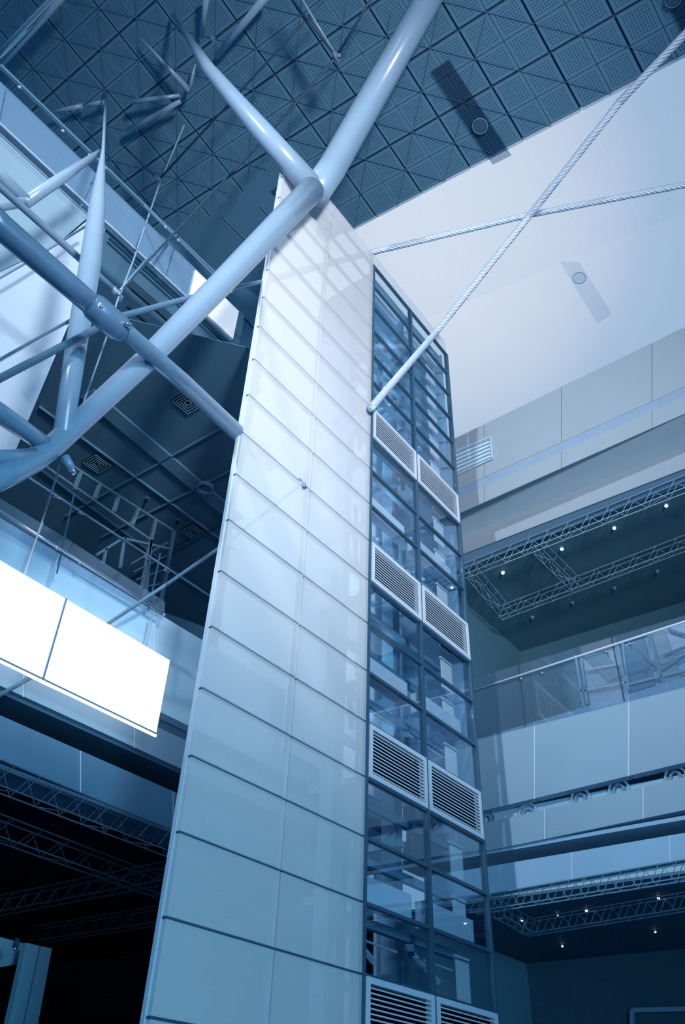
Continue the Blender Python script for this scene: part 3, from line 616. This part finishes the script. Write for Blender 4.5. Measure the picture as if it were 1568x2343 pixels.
# ------------------------------------------------------------------ struts
def strut(name, label, cat, segs, m='tube', grp=None):
    t = thing(name, label, cat, segs[0][0][0], grp)
    for pts, rs in segs: tube('tube', pts, rs, m, t, 24)
    return t
def TB(l, Y):   # list of (x, y, r[, Y or 'C'])
    pts = []; rs = []
    for q in l:
        yy = q[3] if len(q) > 3 else Y
        p = pC(q[0], q[1], .3) if yy == 'C' else pY(q[0], q[1], yy); pts.append(p); rs.append(rad(p, q[2]))
    return pts, rs
Y0 = 9.2
mt = strut('branching_steel_strut', 'large pale tubular strut branching from the left edge to the ceiling', 'strut', [
    TB([(-60, 1122, 30, 7), (20, 1084, 29, 7.2), (75, 1056, 28, 7.4), (125, 1018, 27, 7.6), (180, 968, 26, 7.7), (329, 830, 27, 8.1), (488, 668, 28, 8.6), (640, 510, 29, 9.1), (712, 436, 30, 9.3)], Y0),
    TB([(715, 430, 28, 9.3), (600, 300, 24, 10), (480, 160, 15, 11), (395, 35, 4, 'C')], Y0),
    TB([(722, 440, 34, 9.3), (760, 385, 33, 9.2), (985, -10, 31, 'C'), (1010, -50, 31, 'C')], Y0),
    TB([(143, 1000, 22, 7.6), (175, 791, 24, 8.3), (207, 600, 24, 9), (222, 480, 19, 9.5), (236, 345, 4, 10), (243, 205, 2.5, 'C')], Y0),
    TB([(-60, 905, 23, 6.8), (0, 946, 23, 7), (60, 988, 21, 7.3), (118, 1028, 19, 7.6)], Y0),
    TB([(-60, 1050, 18, 7), (85, 1043, 18, 7.4)], Y0)])
p = pY(148, 1046, 7.5); tube('end_cap', [p, p+Vector((.12, -.05, -.14))], [rad(p, 11), rad(p, 9)], 'tube', mt, 16); 
tube('end_bolt', [p+Vector((.1, -.05, -.12)), p+Vector((.16, -.07, -.2))], rad(p, 5), 'chrome', mt, 12)
s2 = strut('branching_steel_strut', 'smaller blue branching strut at the left edge above the large pipe', 'strut', [
    TB([(-60, 350, 15), (0, 402, 15), (62, 462, 14)], 11), TB([(55, 466, 14), (140, 408, 13), (228, 348, 6)], 11), TB([(-60, 478, 13), (0, 472, 12), (66, 460, 12)], 11)], 'tube')
s3 = strut('thin_steel_strut', 'thin blue strut running from the left edge to the upper cable hub', 'strut', [TB([(-60, 380, 10), (0, 428, 9), (180, 590, 8), (262, 663, 7)], 10)], 'pipe')
bp = thing('large_steel_pipe', 'large dark brushed steel pipe with a coupling crossing the left side', 'pipe', pY(215, 700, 7.2))
for l, sg in (([(-60, 455, 32), (0, 517, 31), (153, 648, 27), (222, 708, 25)], 24), ([(285, 757, 20), (420, 875, 20, 8.6), (556, 1002, 19, 10.5), (620, 1062, 18, 11.2)], 24)):
    a, b = TB(l, 7.2); tube('pipe', a, b, 'pipe', bp, sg)
a, b = TB([(206, 692, 26), (216, 702, 32), (270, 750, 32), (280, 757, 27), (286, 762, 24)], 7.2); tube('coupling', a, b, 'pipe', bp, 24)
p = pY(284, 738, 7.0); tube('coupling_pin', [p, p+Vector((.1, -.02, .02))], rad(p, 7), 'chrome', bp, 10); sphere('highlight_stud', pY(232, 702, 6.85), rad(p, 5), 'chrome', bp, 10)
# small struts under the ceiling
def ss(label, a, b, r0, r1, off=.8, off2=.5):
    p, q = pC(*a, off), pC(*b, off2); strut('ceiling_strut', label, 'strut', [([p, q], [rad(p, r0), rad(q, r1)])], grp='small struts under the perforated ceiling')
ss('thin pale strut sloping down to the small upper node, longest of the group', (434, 208), (325, 90), 7, 2)
ss('short upright tapering strut at the small upper node', (434, 205), (447, 147), 5, 2)
ss('nearly level pale strut left of the small upper node', (302, 233), (413, 218), 6, 4)
ss('pale strut below the level one, left of the small node', (412, 232), (290, 302), 5, 7)
ss('nearly level faint strut left of the tall tapering strut, outer piece', (118, 256), (190, 242), 3, 6)
ss('nearly level faint strut left of the tall tapering strut, inner piece', (200, 240), (243, 232), 4, 6)
ss('upright tapering strut reaching the top edge of the picture', (474, -20), (462, 88), 8, 3)
ss('bright strut slanting to the top edge right of the upright one', (612, -12), (495, 130), 9, 7)
# ------------------------------------------------------------------ cables and ropes
def rope(label, pts, r_px, m='rope', turns_px=60, cat='wire rope', name='stranded_rope'):
    # pts: 3D control points; six strands twisted round the line
    pts = [Vector(p) for p in pts]; L = sum((b-a).length for a, b in zip(pts, pts[1:])); D = []
    R = rad(pts[len(pts)//2], r_px); pitch = rad(pts[len(pts)//2], turns_px); st_ = int(L/pitch*10)
    seg = [(b-a).length for a, b in zip(pts, pts[1:])]
    def at(s):
        for k, l in enumerate(seg):
            if s <= l or k == len(seg)-1: return pts[k].lerp(pts[k+1], min(1, s/l)), (pts[k+1]-pts[k]).normalized()
            s -= l
    for k in range(6):
        cl_ = []
        for i in range(st_+1):
            s = L*i/st_; c_, d = at(s); u = d.orthogonal().normalized() if i == 0 else (u-d*u.dot(d)).normalized(); w = d.cross(u); a = 2*math.pi*(s/pitch+k/6)
            cl_.append(c_+(u*math.cos(a)+w*math.sin(a))*R*.62)
        D.append(tube_data(cl_, R*.42, 5))
    v, f = merge(D); o = mesh(name, v, f, m, None, True); tag(o, label, cat); return o
rope('thick twisted wire rope from the left edge rising across to the tower', [pY(-60, 892, 8), pY(0, 866, 8), pY(215, 755, 8.0), pY(262, 728, 8.2), pY(440, 680, 9), pY(618, 640, 10.4)], 8, m='ropedk')
rope('pale twisted wire rope crossing the bright sky from behind the tower to the right edge', [pD(612, 641, 22.6), pD(850, 578, 31), pD(1210, 492, 30), pD(2100, 320, 24)], 7)
rope('twisted wire rope descending from the upper right corner across the tower glazing', [pD(2000, -430, 19), pD(1568, 78, 24), pD(1420, 232, 26), pD(1210, 496, 29), pD(1000, 758, 30.6), pD(853, 930, 23.9), pD(840, 944, 25), pD(690, 1108, 20)], 7.5)
rope('thin twisted rope rising from the left edge to the tower behind the white light box', [pY(-60, 1625, 13.5), pY(0, 1590, 13.5), pY(80, 1545, 13.5), pY(250, 1425, 13.5), pY(380, 1338, 13), pY(515, 1245, 11), pD(690, 1108, 20)], 4.5, m='ropedk', turns_px=26)
def cable(label, pts, r, m='darkcable', seg=8, name='cable'):
    P = pts; o = tube(name, P, [rad(p, r) for p in P], m, None, seg); tag(o, label, 'cable'); return o
H1, H2, H3, H4 = pC(770, 130, 2), pC(363, 412, 2.5), pY(268, 672, 10), pC(487, 90, 1.5)
def hub(p, label, r=9):
    t = thing('cable_clamp', label, 'clamp', p); R = rad(p, r)
    tube('body', [p+Vector((-R, 0, R*.4)), p+Vector((R, 0, -R*.4))], R*.55, 'pipe', t, 12)
    for d in ((-1, 0, .5), (1, .3, -.4), (.3, .8, .8), (-.2, -.9, -.6)): sphere('bolt', p+Vector(d)*R*.9, R*.38, 'chrome', t, 10)
    tube('arm', [p+Vector((0, R, R)), p-Vector((0, R, R))], R*.3, 'pipe', t, 8)
hub(H1, 'chrome cable clamp near the top, left of the widest strut', 11); hub(H2, 'chrome cable clamp above the frosted strip', 9); hub(H3, 'chrome cable clamp beside the tall strut, above the pipe coupling', 14); hub(H4, 'tiny cable clamp high under the ceiling', 6)
cable('dark cable from the top clamp down to the clamp beside the tall strut', [H1, pC(600, 323, 2.2), pY(391, 542, 12.6), H3], 3)
cable('dark cable from the top clamp up to the top edge, right side', [H1, pC(860, -20, 1.5)], 3)
cable('dark cable from the top clamp up to the top edge, left side', [H1, pC(655, -20, 1.5)], 3)
cable('pale rod beside the cable left of the top clamp', [H1+Vector((.1, 0, 0)), pC(680, -20, 1.5)], 3, 'tube')
cable('dark cable from the clamp above the strip to the top edge', [H2, pC(558, 200, 2), pC(760, -20, 1.5)], 2.5)
cable('short dark cable left of the clamp above the strip, going down', [H2, pC(252, 484, 2)], 2)
cable('short dark cable left of the clamp above the strip, going up', [H2, pC(284, 335, 1)], 2.5)
cable('thin bright rod dropping from the ceiling past the pipe to the big strut', [pC(422, 285, 1), H2+Vector((.1, 0, 0)), pY(304, 600, 11), pY(268, 690, 9.8), pY(245, 768, 9.2), pY(182, 948, 8.2)], 2.2, 'tube')
cable('thin bright rod dropping from the strut node to the white light box', [pY(138, 1063, 7.6), pY(94, 1200, 10), pY(57, 1312, 13)], 2.2, 'tube')
cable('thin blue rod from the left edge to the tall strut, above the rope', [pY(-60, 856, 9), pY(0, 822, 9), pY(161, 732, 9)], 3.5, 'pipe')
cable('thin blue rod in the pale panels near the upper left', [pY(-60, 670, 12.5), pY(57, 603, 12.5), pY(131, 558, 12.5), pY(197, 517, 12.5)], 3, 'pipe')
cable('thin rod rising from the clamp to the frosted strip', [H3, pY(329, 600, 11), pY(350, 583, 12)], 2.2, 'pipe')
hub(pD(690, 1108, 19.6), 'faint clamp joining the ropes behind the tower panels', 12)
# ------------------------------------------------------------------ light troughs with ring downlights on the ceiling
def trough(label, corners, ring, rr, off=.1, m='joint'):
    t = thing('light_trough', label, 'ceiling light', pC(*corners[0], off), 'light troughs')
    prism('trough', [pC(x, y, off) for x, y in corners], CN*.06, m, t)
    if ring:
        p = pC(*ring, off+.05); R = rad(p, rr); v, f = ring_data(p, -CN, R*.88, R, .03); mesh('ring', v, f, 'pipe' if m == 'smoke' else 'palewall', t)
        v, f = ring_data(p, -CN, .01, R*.8, .02); mesh('lens', v, f, 'mullion' if m == 'smoke' else 'faint', t)
tm = glass('smoked_trough_glass', (.62, .70, .76), .02, .2); M['smoke'] = tm
trough('long dark light trough with a ring lamp in the middle of the right ceiling', ((986, 165), (1027, 137), (1170, 356), (1128, 377)), (1099, 288), 18, m='smoke')
trough('dark light trough at the top right corner', ((1517, -10), (1580, -40), (1600, 130), (1575, 100)), (1541, -2), 18, m='smoke')
trough('faint light trough in the frosted canopy under the sky', ((1282, 600), (1325, 600), (1400, 718), (1368, 742)), (1326, 636), 15, off=-.1, m='faint')
trough('pale square light with a ring behind the tower top', ((700, 500), (740, 480), (775, 540), (740, 560)), (738, 533), 16, off=-.2, m='smoke')
